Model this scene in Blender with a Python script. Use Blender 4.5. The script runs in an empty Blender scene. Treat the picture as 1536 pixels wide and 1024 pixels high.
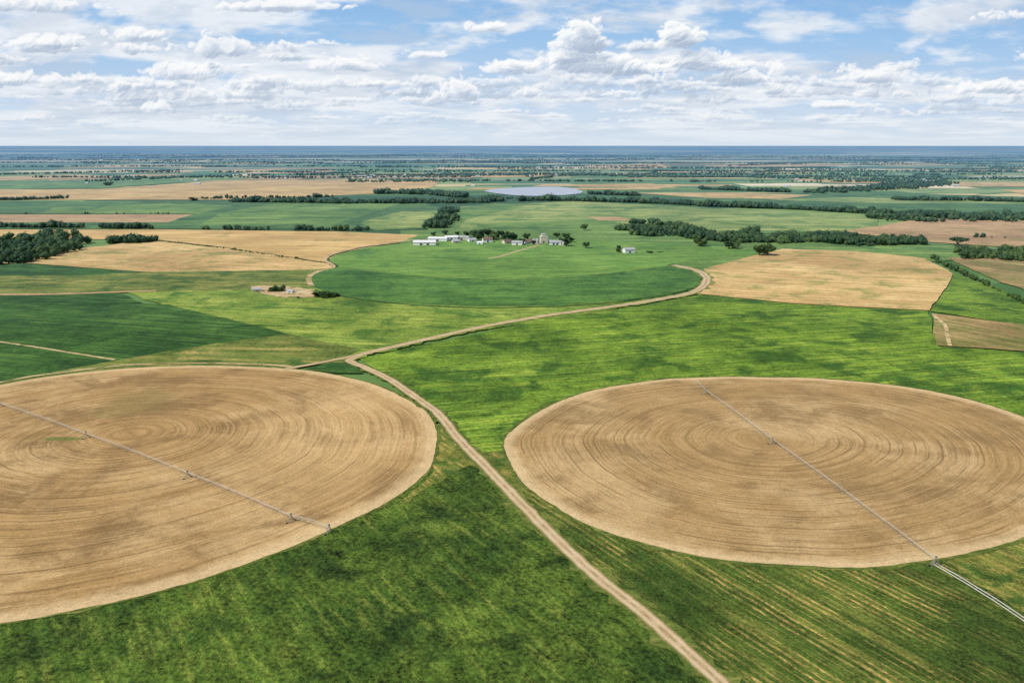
import bpy, bmesh, math, random
import numpy as np
from mathutils import Vector, noise, Matrix, Quaternion

random.seed(7); np.random.seed(7)
scene = bpy.context.scene
scene.view_settings.view_transform = 'Standard'
scene.view_settings.look = 'None'
scene.view_settings.exposure = 0

# ------------------------------------------------------------------ pixel-to-ground helper
# Everything lies on flat land; most positions are image pixels projected to the ground from the camera at 150 m.
H = 150.0
F = 1250.0
PITCH = math.atan(294.0 / F)
SP, CP = math.sin(PITCH), math.cos(PITCH)

def G(x, y):
    v = (y - 512.0) / F
    down = SP + CP * v
    return ((x - 768.0) / F / down * H, (CP - SP * v) / down * H)

# ------------------------------------------------------------------ camera
cam_d = bpy.data.cameras.new("camera")
cam_d.sensor_width = 36.0
cam_d.lens = F / 1536.0 * 36.0
cam_d.clip_start = 1.0
cam_d.clip_end = 600000.0
cam = bpy.data.objects.new("camera", cam_d)
cam.location = (0, 0, H)
cam.rotation_euler = (math.pi / 2 - PITCH, 0, 0)
scene.collection.objects.link(cam)
scene.camera = cam

# ------------------------------------------------------------------ sun
SUN_EL = math.radians(46)
SUN_AZ = math.radians(-118)
S = Vector((math.sin(SUN_AZ) * math.cos(SUN_EL), math.cos(SUN_AZ) * math.cos(SUN_EL), math.sin(SUN_EL)))
sd = bpy.data.lights.new("sun", 'SUN')
sd.energy = 4.4
sd.angle = math.radians(0.5)
sd.color = (1.0, 0.93, 0.82)
sun = bpy.data.objects.new("sun", sd)
sun.rotation_euler = S.to_track_quat('Z', 'Y').to_euler()
sun.location = (0, 0, 400)
scene.collection.objects.link(sun)

# ------------------------------------------------------------------ node helpers
def lin(c):
    o = []
    for v in c[:3]:
        v = v / 255.0
        o.append(v / 12.92 if v <= 0.04045 else ((v + 0.055) / 1.055) ** 2.4)
    return o

def alb(c, g=0.86):
    l = lin(c)
    return (l[0] * g, l[1] * g, l[2] * g, 1.0)

class NT:
    def __init__(self, tree):
        self.t = tree
    def n(self, typ, **kw):
        nd = self.t.nodes.new(typ)
        for k, v in kw.items():
            setattr(nd, k, v)
        return nd
    def set(self, sock, v):
        if isinstance(v, bpy.types.NodeSocket):
            self.t.links.new(v, sock)
        else:
            if hasattr(sock.default_value, '__len__') and not hasattr(v, '__len__'):
                sock.default_value = [v] * len(sock.default_value)
            elif hasattr(v, '__len__'):
                L = len(sock.default_value)
                v = list(v)[:L]
                if len(v) < L: v = v + [1.0] * (L - len(v))
                sock.default_value = v
            else:
                sock.default_value = v
    def m(self, op, a, b=0.0, c=None, clamp=False):
        nd = self.n('ShaderNodeMath', operation=op)
        nd.use_clamp = clamp
        self.set(nd.inputs[0], a)
        self.set(nd.inputs[1], b)
        if c is not None: self.set(nd.inputs[2], c)
        return nd.outputs[0]
    def vm(self, op, a, b=None, c=None):
        nd = self.n('ShaderNodeVectorMath', operation=op)
        self.set(nd.inputs[0], a)
        if b is not None: self.set(nd.inputs[1], b)
        if c is not None: self.set(nd.inputs[2], c)
        return nd.outputs['Value'] if op in ('LENGTH', 'DOT_PRODUCT', 'DISTANCE') else nd.outputs[0]
    def noise(self, vec, scale=1.0, detail=4.0, rough=0.55, dist=0.0):
        nd = self.n('ShaderNodeTexNoise')
        self.set(nd.inputs['Vector'], vec)
        nd.inputs['Scale'].default_value = scale
        nd.inputs['Detail'].default_value = detail
        nd.inputs['Roughness'].default_value = rough
        nd.inputs['Distortion'].default_value = dist
        return nd.outputs['Fac']
    def mr(self, v, a, b, c=0.0, d=1.0, smooth=True):
        nd = self.n('ShaderNodeMapRange')
        nd.interpolation_type = 'SMOOTHSTEP' if smooth else 'LINEAR'
        self.set(nd.inputs['Value'], v)
        for i, x in zip(('From Min', 'From Max', 'To Min', 'To Max'), (a, b, c, d)):
            self.set(nd.inputs[i], x)
        return nd.outputs['Result']
    def mix(self, f, a, b, mode='MIX'):
        nd = self.n('ShaderNodeMix', data_type='RGBA', blend_type=mode)
        self.set(nd.inputs[0], f)
        self.set(nd.inputs[6], a)
        self.set(nd.inputs[7], b)
        return nd.outputs[2]
    def xyz(self, v):
        nd = self.n('ShaderNodeSeparateXYZ')
        self.set(nd.inputs[0], v)
        return nd.outputs
    def comb(self, x, y, z=0.0):
        nd = self.n('ShaderNodeCombineXYZ')
        self.set(nd.inputs[0], x); self.set(nd.inputs[1], y); self.set(nd.inputs[2], z)
        return nd.outputs[0]
    def gray(self, v):
        nd = self.n('ShaderNodeCombineColor')
        for i in range(3): self.set(nd.inputs[i], v)
        return nd.outputs[0]

HAZE_TINT = alb((104, 148, 186), 0.88)
def new_mat(name):
    m = bpy.data.materials.new(name)
    m.use_nodes = True
    m.node_tree.nodes.clear()
    T = NT(m.node_tree)
    return m, T

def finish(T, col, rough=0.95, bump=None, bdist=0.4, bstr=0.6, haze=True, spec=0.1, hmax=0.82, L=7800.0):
    if haze:  # aerial haze painted into the base colour, growing with distance from the origin
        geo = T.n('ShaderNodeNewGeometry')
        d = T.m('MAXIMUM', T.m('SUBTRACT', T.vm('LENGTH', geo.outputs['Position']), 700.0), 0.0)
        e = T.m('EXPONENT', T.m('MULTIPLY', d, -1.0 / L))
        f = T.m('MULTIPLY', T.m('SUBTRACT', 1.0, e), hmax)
        col = T.mix(f, col, HAZE_TINT)
    b = T.n('ShaderNodeBsdfPrincipled')
    T.set(b.inputs['Base Color'], col)
    b.inputs['Roughness'].default_value = rough
    b.inputs['Specular IOR Level'].default_value = spec
    if bump is not None:
        bn = T.n('ShaderNodeBump')
        bn.inputs['Distance'].default_value = bdist
        bn.inputs['Strength'].default_value = bstr
        T.set(bn.inputs['Height'], bump)
        T.t.links.new(bn.outputs[0], b.inputs['Normal'])
    o = T.n('ShaderNodeOutputMaterial')
    T.t.links.new(b.outputs[0], o.inputs[0])

def rot_coords(T, pos, ang):
    r = T.n('ShaderNodeVectorRotate', rotation_type='Z_AXIS')
    T.set(r.inputs['Vector'], pos)
    r.inputs['Angle'].default_value = -math.radians(ang)   # x axis runs along 'ang'
    return r.outputs[0]

def field_mat(name, c1, c2, c3=None, big=70, streak=(0, 60, 4, 0.5), rows=None, fine=1.0,
              finevar=0.35, patch=None, bstr=0.6, bdist=0.4, off=0.0, tram=None):
    m, T = new_mat(name)
    geo = T.n('ShaderNodeNewGeometry')
    pos = T.vm('ADD', geo.outputs['Position'], (off, off * 1.7, 0))
    nb = T.noise(pos, 1.0 / big, 3, 0.55, 0.3)
    col = T.mix(T.mr(nb, 0.36, 0.64), alb(c1), alb(c2))
    a, al, ac, st = streak
    rc = rot_coords(T, pos, a)
    sc = T.vm('MULTIPLY', rc, (1.0 / al, 1.0 / ac, 0.0))
    ns = T.noise(sc, 1.0, 4, 0.6, 0.2)
    nmod = T.noise(pos, 1.0 / (big * 1.9), 2, 0.55)
    if c3 is not None:
        f = T.m('MULTIPLY', T.mr(ns, 0.45, 0.68), T.mr(nmod, 0.35, 0.6, 0.25, 1.0))
        col = T.mix(T.m('MULTIPLY', f, st), col, alb(c3))
    if patch is not None:
        pc, lo, hi, ps = patch
        npz = T.noise(pos, 1.0 / ps, 5, 0.65, 0.5)
        col = T.mix(T.mr(npz, lo, hi), col, alb(pc))
    nf = T.noise(pos, 1.0 / fine, 2, 0.65)
    nmid = T.noise(pos, 1.0 / (fine * 6), 3, 0.65)
    v = T.m('ADD', T.mr(nf, 0.28, 0.72, 1 - finevar, 1 + finevar, False), T.mr(nmid, 0.28, 0.72, -finevar * 0.6, finevar * 0.6, False))
    v = T.m('ADD', v, T.mr(ns, 0.2, 0.8, -0.22, 0.22, False))
    v = T.m('ADD', v, T.mr(nmod, 0.3, 0.7, -0.14, 0.12))
    hb = nf
    if tram:     # sprayer tramlines
        ta, ts, tstr = tram
        tt = T.xyz(rot_coords(T, pos, ta))[1]
        tt = T.m('ADD', tt, T.m('MULTIPLY', nb, 5.0))
        fr = T.m('ABSOLUTE', T.m('SUBTRACT', T.m('FRACT', T.m('MULTIPLY', tt, 1.0 / ts)), .5))
        tl = T.mr(fr, .015, .05, 1.0, 0.0)
        v = T.m('SUBTRACT', v, T.m('MULTIPLY', tl, tstr))
    if rows:
        ra, sp, rs, rcx = rows
        rr = rot_coords(T, pos, ra)
        yy = T.m('ADD', T.xyz(rr)[1], T.m('MULTIPLY', nb, sp * 0.9))
        w = T.m('SINE', T.m('MULTIPLY', yy, 2 * math.pi / sp))
        w2 = T.m('SINE', T.m('MULTIPLY', yy, 2 * math.pi / (sp * 5.3)))
        w = T.m('ADD', T.m('MULTIPLY', w, 0.7), T.m('MULTIPLY', w2, 0.35))
        rowmod = T.mr(T.noise(pos, 1 / 34.0, 3, 0.6), 0.38, 0.62, 0.05, 1.0)
        brk = T.mr(T.noise(T.vm('MULTIPLY', rr, (1 / 5.0, 1 / 1.3, 0)), 1.0, 3, .65), 0.32, 0.62, 0.1, 1.0)
        f = T.m('MULTIPLY', T.m('MULTIPLY', T.mr(w, -0.1, 0.9), rowmod), T.m('MULTIPLY', brk, rs))
        col = T.mix(f, col, alb(rcx))
        hb = T.m('SUBTRACT', nf, T.m('MULTIPLY', f, 0.5))
    col = T.mix(1.0, col, T.gray(v), 'MULTIPLY')
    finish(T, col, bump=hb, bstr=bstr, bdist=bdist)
    return m

# ------------------------------------------------------------------ geometry helpers
def link(ob):
    scene.collection.objects.link(ob)
    return ob

def mesh_obj(name, V, Fc, mat=None, smooth=False):
    me = bpy.data.meshes.new(name)
    me.from_pydata([tuple(v) for v in V], [], Fc)
    if mat is not None:
        for mm in (mat if isinstance(mat, list) else [mat]): me.materials.append(mm)
    if smooth:
        me.polygons.foreach_set('use_smooth', [True] * len(me.polygons))
    me.update()
    return link(bpy.data.objects.new(name, me))

def mesh_np(name, V, T3, mat, attr=None, validate=True):
    me = bpy.data.meshes.new(name)
    V = np.asarray(V, dtype=np.float32); T3 = np.asarray(T3, dtype=np.int32)
    k = T3.shape[1]
    me.vertices.add(len(V)); me.vertices.foreach_set('co', V.ravel())
    me.loops.add(T3.size); me.loops.foreach_set('vertex_index', T3.ravel())
    me.polygons.add(len(T3))
    me.polygons.foreach_set('loop_start', np.arange(0, T3.size, k, dtype=np.int32))
    me.materials.append(mat)
    me.update(calc_edges=True)
    if validate: me.validate()
    if attr is not None:
        a = me.attributes.new(attr[0], 'FLOAT', 'POINT')
        a.data.foreach_set('value', np.asarray(attr[1], dtype=np.float32))
    return link(bpy.data.objects.new(name, me))

def catmull(P, closed, n=10):
    out = []
    N = len(P)
    rng = range(N if closed else N - 1)
    for i in rng:
        if closed:
            p0, p1, p2, p3 = P[(i - 1) % N], P[i], P[(i + 1) % N], P[(i + 2) % N]
        else:
            p0, p1, p2, p3 = P[max(i - 1, 0)], P[i], P[i + 1], P[min(i + 2, N - 1)]
        for k in range(n):
            t = k / n
            out.append(tuple(0.5 * ((2 * b) + (-a + c) * t + (2 * a - 5 * b + 4 * c - d) * t * t + (-a + 3 * b - 3 * c + d) * t ** 3)
                             for a, b, c, d in zip(p0, p1, p2, p3)))
    if not closed: out.append(tuple(P[-1]))
    return out

def linear(P, closed, n=10):
    out = []
    N = len(P)
    for i in range(N if closed else N - 1):
        a, b = P[i], P[(i + 1) % N]
        for k in range(n):
            t = k / n
            out.append((a[0] + (b[0] - a[0]) * t, a[1] + (b[1] - a[1]) * t))
    if not closed: out.append(tuple(P[-1]))
    return out

def world_pts(P, closed=True, smooth=False, n=10, jit=1.0):
    Q = catmull(P, closed, n) if smooth else linear(P, closed, n)
    W = []
    for q in Q:
        x, y = G(*q)
        j = jit * (1 + y / 900.0)
        W.append((x + j * noise.noise((x * .03, y * .03, 1.3)) * 1.5 + j * .5 * noise.noise((x * .2, y * .2, 3.1)),
                  y + j * noise.noise((x * .03, y * .03, 7.7)) * 1.5 + j * .5 * noise.noise((x * .2, y * .2, 9.1))))
    return W

LAYER = [0.02]
def nextz():
    LAYER[0] += 0.009
    return LAYER[0]

def field(name, P, mat, smooth=False, jit=1.0, n=14, world=None):
    W = world if world is not None else world_pts(P, True, smooth, n, jit)
    z = nextz()
    bm = bmesh.new()
    vs = [bm.verts.new((x, y, z)) for x, y in W]
    f = bm.faces.new(vs)
    bm.normal_update()
    if f.normal.z < 0: bmesh.ops.reverse_faces(bm, faces=[f])
    bmesh.ops.triangulate(bm, faces=bm.faces[:])
    me = bpy.data.meshes.new(name); bm.to_mesh(me); bm.free()
    me.materials.append(mat)
    return link(bpy.data.objects.new(name, me))

def strip(name, P, width, mat, smooth=True, closed=False, n=16, jit=0.3, wend=None, wjit=0.12):
    """ribbon along a polyline; 'across' attribute -1..1"""
    W = world_pts(P, closed, smooth, n, jit)
    z = nextz()
    N = len(W); V = []; A = []; Fc = []
    cols = (-1, -0.5, 0, 0.5, 1)
    for i in range(N):
        a = W[(i - 1) % N] if (closed or i > 0) else W[i]
        b = W[(i + 1) % N] if (closed or i < N - 1) else W[i]
        dx, dy = b[0] - a[0], b[1] - a[1]
        L = math.hypot(dx, dy) or 1
        nx, ny = -dy / L, dx / L
        t = i / max(1, N - 1)
        w = width if wend is None else width + (wend - width) * t
        x, y = W[i]
        wl = w * .5 * (1 + wjit * noise.noise((x * .15, y * .15, 5)) * 2)
        wr = w * .5 * (1 + wjit * noise.noise((x * .15, y * .15, 15)) * 2)
        for c in cols:
            ww = wl if c > 0 else wr
            V.append((x + nx * c * ww, y + ny * c * ww, z)); A.append(c)
    M_ = len(cols)
    for i in range(N if closed else N - 1):
        j = (i + 1) % N
        for k in range(M_ - 1):
            Fc.append((i * M_ + k, i * M_ + k + 1, j * M_ + k + 1, j * M_ + k)[::-1])
    return mesh_np(name, V, Fc, mat, ('across', A))

# ------------------------------------------------------------------ materials
def ground_mat():
    m, T = new_mat("farmland_patchwork")
    geo = T.n('ShaderNodeNewGeometry')
    pos = geo.outputs['Position']
    rc = rot_coords(T, pos, 3)
    def cells(sx, sy, seed):
        q = T.vm('ADD', T.vm('MULTIPLY', rc, (1 / sx, 1 / sy, 0)), (seed, seed * .7, 0))
        v = T.n('ShaderNodeTexVoronoi', distance='CHEBYCHEV', feature='F1')
        T.set(v.inputs['Vector'], q); v.inputs['Scale'].default_value = 1.0
        v.inputs['Randomness'].default_value = 0.85
        s = T.n('ShaderNodeSeparateColor'); T.t.links.new(v.outputs['Color'], s.inputs[0])
        return s.outputs
    def ramp(fac, els):
        r = T.n('ShaderNodeValToRGB'); r.color_ramp.interpolation = 'CONSTANT'
        while len(r.color_ramp.elements) < len(els): r.color_ramp.elements.new(0.5)
        for e, (p, c) in zip(r.color_ramp.elements, els):
            e.position = p; e.color = alb(c)
        T.t.links.new(fac, r.inputs[0])
        return r.outputs[0]
    s1 = cells(900, 560, 3.1)
    col = ramp(s1[0], [(0.0, (104, 138, 76)), (0.14, (80, 116, 60)), (0.28, (134, 160, 86)), (0.38, (224, 198, 140)), (0.50, (92, 130, 68)),
           (0.62, (66, 98, 54)), (0.70, (150, 168, 102)), (0.78, (208, 186, 130)), (0.86, (110, 144, 78)), (0.93, (234, 214, 166))])
    s2 = cells(620, 210, 11.0)
    c2 = ramp(s2[0], [(0.0, (90, 126, 66)), (0.26, (118, 148, 80)), (0.42, (224, 200, 142)), (0.60, (70, 102, 56)), (0.74, (146, 166, 98)), (0.86, (244, 230, 194))])
    col = T.mix(T.mr(s1[1], 0.44, 0.46), col, c2)
    w = T.noise(T.vm('MULTIPLY', rc, (1 / 1400.0, 1 / 150.0, 0)), 1.0, 4, 0.62)
    col = T.mix(T.mr(w, 0.61, 0.63), col, alb((40, 68, 40)))
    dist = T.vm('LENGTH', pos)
    s3 = cells(2600, 900, 21.0)
    c3 = ramp(s3[0], [(0.0, (92, 128, 76)), (0.22, (60, 92, 60)), (0.38, (222, 204, 152)), (0.55, (118, 148, 90)), (0.72, (48, 78, 58)), (0.84, (236, 224, 184))])
    col = T.mix(T.m('MULTIPLY', T.mr(dist, 6000, 11000), .8), col, c3)
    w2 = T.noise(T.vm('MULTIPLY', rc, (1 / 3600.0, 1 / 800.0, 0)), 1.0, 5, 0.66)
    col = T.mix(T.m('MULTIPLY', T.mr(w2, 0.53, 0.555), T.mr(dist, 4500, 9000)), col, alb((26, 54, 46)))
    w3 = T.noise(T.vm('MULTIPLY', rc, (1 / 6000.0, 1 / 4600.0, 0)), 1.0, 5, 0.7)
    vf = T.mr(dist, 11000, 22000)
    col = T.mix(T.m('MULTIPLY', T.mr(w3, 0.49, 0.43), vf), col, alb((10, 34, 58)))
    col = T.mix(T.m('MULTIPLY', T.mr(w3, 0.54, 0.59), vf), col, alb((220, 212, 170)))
    nm = T.noise(pos, 1 / 60.0, 4, 0.6)
    col = T.mix(1.0, col, T.gray(T.mr(nm, 0.25, 0.75, 0.8, 1.2, False)), 'MULTIPLY')
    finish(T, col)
    return m

M = {}
M['ground'] = ground_mat()
M['dark_crop'] = field_mat('dark_green_crop', (60, 86, 31), (86, 110, 40), (126, 136, 58), big=34, streak=(-58, 22, 3.0, .6), fine=1.5, finevar=.66, bstr=1.0, bdist=1.0, patch=((46, 68, 27), .49, .68, 24))
M['row_crop'] = field_mat('row_crop', (62, 86, 32), (80, 104, 38), (136, 134, 64), big=34, streak=(-58, 60, 4, .6), rows=(-58, 2.9, 1.0, (188, 162, 92)), fine=1.2, finevar=.52, bstr=.9, bdist=.7)
M['bright_crop'] = field_mat('bright_green_crop', (90, 124, 42), (116, 148, 50), (164, 180, 70), big=60, streak=(14, 55, 3.6, .8), fine=1.8, finevar=.44, patch=((66, 100, 37), .46, .64, 40), tram=(14, 24, .28))
M['light_crop'] = field_mat('light_green_crop', (112, 140, 56), (138, 158, 66), (176, 180, 90), big=60, streak=(-12, 70, 6, .75), fine=2.2, finevar=.36, patch=((84, 118, 48), .47, .64, 40), tram=(-12, 26, .22))
M['deep_crop'] = field_mat('deep_green_crop', (50, 86, 40), (66, 104, 46), (98, 128, 60), big=60, streak=(-16, 80, 5, .8), fine=2.2, finevar=.38, patch=((44, 76, 36), .5, .7, 45), tram=(-16, 22, .26))
M['olive_crop'] = field_mat('olive_pasture', (100, 120, 54), (120, 132, 62), (178, 156, 94), big=46, streak=(-6, 110, 9, .85), fine=2.5, finevar=.36, patch=((74, 102, 44), .48, .65, 42))
M['scrub'] = field_mat('scrub_grass', (96, 116, 46), (126, 130, 58), (182, 152, 88), big=16, streak=(-60, 16, 2.5, .9), fine=.9, finevar=.5, patch=((72, 98, 40), .5, .66, 12))
M['wheat'] = field_mat('ripe_wheat', (214, 178, 112), (200, 164, 102), (232, 204, 144), big=120, streak=(-4, 160, 10, .85), fine=3.0, finevar=.16, patch=((168, 150, 90), .53, .7, 60), tram=(-4, 28, .12))
M['wheat2'] = field_mat('ripe_wheat_mottled', (214, 180, 118), (200, 164, 106), (232, 206, 150), big=110, streak=(-18, 120, 6, .85), fine=3.0, finevar=.2, patch=((156, 150, 86), .49, .66, 44), off=400, tram=(-18, 26, .12))
M['brown'] = field_mat('brown_stubble', (194, 158, 114), (174, 142, 102), (208, 180, 136), big=110, streak=(5, 150, 9, .7), fine=3.0, finevar=.2, patch=((146, 140, 84), .52, .7, 60))
M['brown2'] = field_mat('brown_green_stubble', (164, 138, 92), (130, 128, 70), (190, 162, 112), big=50, streak=(-60, 140, 6, .8), fine=3.0, finevar=.24, tram=(-60, 24, .18))
M['circ_green'] = field_mat('pivot_crop_light', (104, 144, 62), (118, 154, 68), (142, 168, 84), big=100, streak=(8, 140, 8, .8), fine=3.0, finevar=.24, tram=(12, 30, .18), patch=((88, 130, 58), .49, .66, 60))
M['circ_deep'] = field_mat('pivot_crop_deep', (74, 116, 52), (90, 130, 58), (112, 146, 70), big=70, streak=(4, 110, 5, .8), fine=3.0, finevar=.34, tram=(5, 26, .22), patch=((62, 102, 48), .49, .67, 50))
M['mid_green'] = field_mat('mid_green_crop', (102, 136, 66), (118, 148, 72), (152, 170, 94), big=140, streak=(0, 320, 18, .8), fine=5.0, finevar=.26, tram=(3, 60, .16), patch=((84, 120, 60), .49, .65, 100))
M['mid_deep'] = field_mat('mid_deep_green_crop', (78, 114, 58), (94, 128, 66), (118, 146, 80), big=140, streak=(0, 320, 20, .8), fine=5.0, finevar=.26, tram=(-4, 60, .18), patch=((66, 100, 52), .49, .65, 100))
M['mid_pale'] = field_mat('mid_pale_crop', (134, 156, 82), (152, 168, 92), (192, 186, 122), big=140, streak=(0, 320, 20, .85), fine=5.0, finevar=.26, patch=((104, 136, 70), .47, .61, 100), tram=(3, 60, .14))
M['margin'] = field_mat('rough_margin', (84, 104, 44), (104, 118, 52), (146, 136, 76), big=14, streak=(0, 10, 3, .6), fine=.8, finevar=.4, bstr=.3, bdist=.3)
M['bare'] = field_mat('bare_soil', (210, 184, 140), (194, 164, 120), (228, 208, 168), big=30, streak=(0, 40, 6, .5), fine=2.0, finevar=.2, patch=((124, 130, 66), .52, .62, 14))

def road_mat():
    m, T = new_mat('dirt_track_soil')
    geo = T.n('ShaderNodeNewGeometry'); pos = geo.outputs['Position']
    at = T.n('ShaderNodeAttribute', attribute_name='across')
    a = T.m('ABSOLUTE', at.outputs['Fac'])
    n1 = T.noise(pos, 1 / 9.0, 4, 0.6); n2 = T.noise(pos, 1.4, 4, 0.6)
    col = T.mix(T.mr(n1, .35, .65), alb((192, 164, 124)), alb((208, 184, 146)))
    tr = T.m('SUBTRACT', 1.0, T.mr(T.m('ABSOLUTE', T.m('SUBTRACT', a, .48)), .06, .24))
    col = T.mix(T.m('MULTIPLY', tr, .5), col, alb((226, 202, 164)))
    cen = T.m('MULTIPLY', T.mr(a, .22, .02), T.mr(T.noise(pos, 1 / 3.0, 3), .4, .58))
    col = T.mix(T.m('MULTIPLY', cen, .75), col, alb((146, 130, 80)))
    ed = T.mr(T.m('ADD', a, T.m('MULTIPLY', T.m('SUBTRACT', n2, .5), .8)), .66, .9)
    col = T.mix(T.m('MULTIPLY', ed, .85), col, alb((122, 122, 62)))
    col = T.mix(1.0, col, T.gray(T.mr(n2, .25, .75, .84, 1.16, False)), 'MULTIPLY')
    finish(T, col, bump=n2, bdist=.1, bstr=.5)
    return m
M['road'] = road_mat()

def simple(name, c, var=.12, scale=1.0, rough=.8, haze=True, spec=.2, g=.86):
    m, T = new_mat(name)
    geo = T.n('ShaderNodeNewGeometry')
    n1 = T.noise(geo.outputs['Position'], scale, 3, .6)
    col = T.mix(1.0, alb(c, g), T.gray(T.mr(n1, .25, .75, 1 - var, 1 + var, False)), 'MULTIPLY')
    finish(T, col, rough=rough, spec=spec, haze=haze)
    return m

def circle_mat(name, ca, cb, clight, cdark, spacing, gpatch=None, warm=None, seed=0.0):
    m, T = new_mat(name)
    geo = T.n('ShaderNodeNewGeometry'); pos = geo.outputs['Position']
    at = T.n('ShaderNodeAttribute', attribute_name='ring')
    att = T.n('ShaderNodeAttribute', attribute_name='rim')
    r = at.outputs['Fac']; t = att.outputs['Fac']
    px, py, _ = T.xyz(pos)
    wob = T.m('MULTIPLY', T.noise(pos, 1 / 36.0, 2), 1.6)
    rw = T.m('ADD', r, wob)
    q = lambda s, l: T.comb(T.m('MULTIPLY', rw, 1 / s), T.m('MULTIPLY', px, 1 / l), T.m('MULTIPLY', py, 1 / l))
    nA = T.noise(q(3.0, 110.), 1.0, 4, .62)
    nB = T.noise(q(1.2, 50.), 1.0, 3, .65)
    nC = T.noise(q(.6, 9.), 1.0, 2, .6)
    big = T.noise(T.vm('ADD', pos, (seed, 0, 0)), 1 / 36.0, 5, .68, .5)
    big2 = T.noise(T.vm('ADD', pos, (seed + 300, 50, 0)), 1 / 75.0, 5, .64, .3)
    grit = T.noise(pos, 1 / 3.2, 4, .7)
    inner = T.mr(r, 3, 30, .2, 1.0)
    col = T.mix(T.mr(nA, .38, .62), alb(ca), alb(cb))
    col = T.mix(T.m('MULTIPLY', T.mr(big2, .46, .61), .6), col, alb(clight))
    col = T.mix(T.m('MULTIPLY', T.mr(T.m('ADD', T.m('MULTIPLY', big, .72), T.m('MULTIPLY', grit, .28)), .45, .62), .9), col, alb(cdark))
    col = T.mix(T.m('MULTIPLY', T.m('MULTIPLY', T.mr(nB, .48, .68), .42), inner), col, alb(clight))
    col = T.mix(T.m('MULTIPLY', T.m('MULTIPLY', T.mr(nC, .5, .72), .38), inner), col, alb(cdark))
    fr = T.m('FRACT', T.m('MULTIPLY', rw, 1 / spacing))
    ln = T.m('SUBTRACT', 1.0, T.mr(T.m('ABSOLUTE', T.m('SUBTRACT', fr, .5)), .02, .13))
    brk = T.mr(T.noise(q(spacing, 34.), 1.0, 4), .42, .6, .0, 1.0)
    col = T.mix(T.m('MULTIPLY', T.m('MULTIPLY', ln, brk), T.m('MULTIPLY', inner, .56)), col, alb((116, 92, 58)))
    fr2 = T.m('FRACT', T.m('MULTIPLY', rw, 2.37 / spacing))
    ln2 = T.m('SUBTRACT', 1.0, T.mr(T.m('ABSOLUTE', T.m('SUBTRACT', fr2, .5)), .03, .2))
    brk2 = T.mr(nA, .42, .58)
    col = T.mix(T.m('MULTIPLY', T.m('MULTIPLY', ln2, brk2), T.m('MULTIPLY', inner, .32)), col, alb((128, 104, 68)))
    rimn = T.m('ADD', t, T.m('MULTIPLY', T.m('SUBTRACT', T.noise(pos, 1 / 8.0, 3), .5), .04))
    col = T.mix(T.m('MULTIPLY', T.mr(rimn, .94, .985), .7), col, alb((228, 200, 152)))
    if warm:
        (wx, wy), wr, wc, ws = warm
        d = T.vm('LENGTH', T.vm('MULTIPLY', T.vm('SUBTRACT', pos, (wx, wy, 0)), (1 / wr[0], 1 / wr[1], 0)))
        f = T.m('MULTIPLY', T.mr(d, 1.2, .3), T.mr(T.m('ADD', T.m('MULTIPLY', nB, .5), T.m('MULTIPLY', nA, .5)), .4, .58, .25, 1))
        col = T.mix(T.m('MULTIPLY', f, ws), col, alb(wc))
    if gpatch:
        npz = T.m('MULTIPLY', T.m('SUBTRACT', T.noise(pos, 1 / 20.0, 5, .68), .5), 2.6)
        for (gx, gy), gr, gc, gs in gpatch:
            d = T.vm('LENGTH', T.vm('MULTIPLY', T.vm('SUBTRACT', pos, (gx, gy, 0)), (1 / gr[0], 1 / gr[1], 0)))
            col = T.mix(T.m('MULTIPLY', T.mr(T.m('ADD', d, npz), 1.25, .35), gs), col, alb(gc))
    nf = T.noise(pos, 1.1, 3, .7)
    v = T.m('ADD', T.mr(nf, .28, .72, .76, 1.24, False), T.mr(grit, .3, .7, -.12, .12, False))
    col = T.mix(1.0, col, T.gray(v), 'MULTIPLY')
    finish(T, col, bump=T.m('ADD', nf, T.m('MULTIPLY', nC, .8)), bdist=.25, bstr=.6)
    return m

def circle_field(name, outline, centre, mat, rmean, nr=40):
    W = world_pts(outline, True, True, 14, .8)
    cx, cy = G(*centre)
    z = nextz(); N = len(W)
    V = [(cx, cy, z)]; R = [0.0]; Tm = [0.0]; tri = []
    for k in range(1, nr + 1):
        t = k / nr
        for x, y in W:
            V.append((cx + (x - cx) * t, cy + (y - cy) * t, z)); R.append(t * rmean); Tm.append(t)
    area = sum(W[i][0] * W[(i + 1) % N][1] - W[(i + 1) % N][0] * W[i][1] for i in range(N))
    o = 1 if area > 0 else -1
    for i in range(N):
        j = (i + 1) % N
        tri.append((0, 1 + i, 1 + j)[::o])
    for k in range(nr - 1):
        a = 1 + k * N; b = a + N
        for i in range(N):
            j = (i + 1) % N
            tri.append((a + i, b + i, b + j)[::o]); tri.append((a + i, b + j, a + j)[::o])
    ob = mesh_np(name, V, tri, mat, ('ring', R))
    at = ob.data.attributes.new('rim', 'FLOAT', 'POINT')
    at.data.foreach_set('value', np.asarray(Tm, dtype=np.float32))
    return ob

# ------------------------------------------------------------------ ground sheet
V = [(0, 0, 0)]; Fc = []
radii = [60, 150, 300, 500, 800, 1300, 2000, 3200, 5000, 8000, 13000, 21000, 34000, 55000, 90000, 150000, 240000]
NA = 96
for r in radii:
    for i in range(NA):
        a = 2 * math.pi * i / NA
        V.append((r * math.cos(a), r * math.sin(a), 0))
for i in range(NA): Fc.append((0, 1 + i, 1 + (i + 1) % NA))
for k in range(len(radii) - 1):
    a = 1 + k * NA; b = a + NA
    for i in range(NA):
        j = (i + 1) % NA
        Fc.append((a + i, b + i, b + j, a + j))
mesh_obj("ground", V, Fc, M['ground'])

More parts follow.
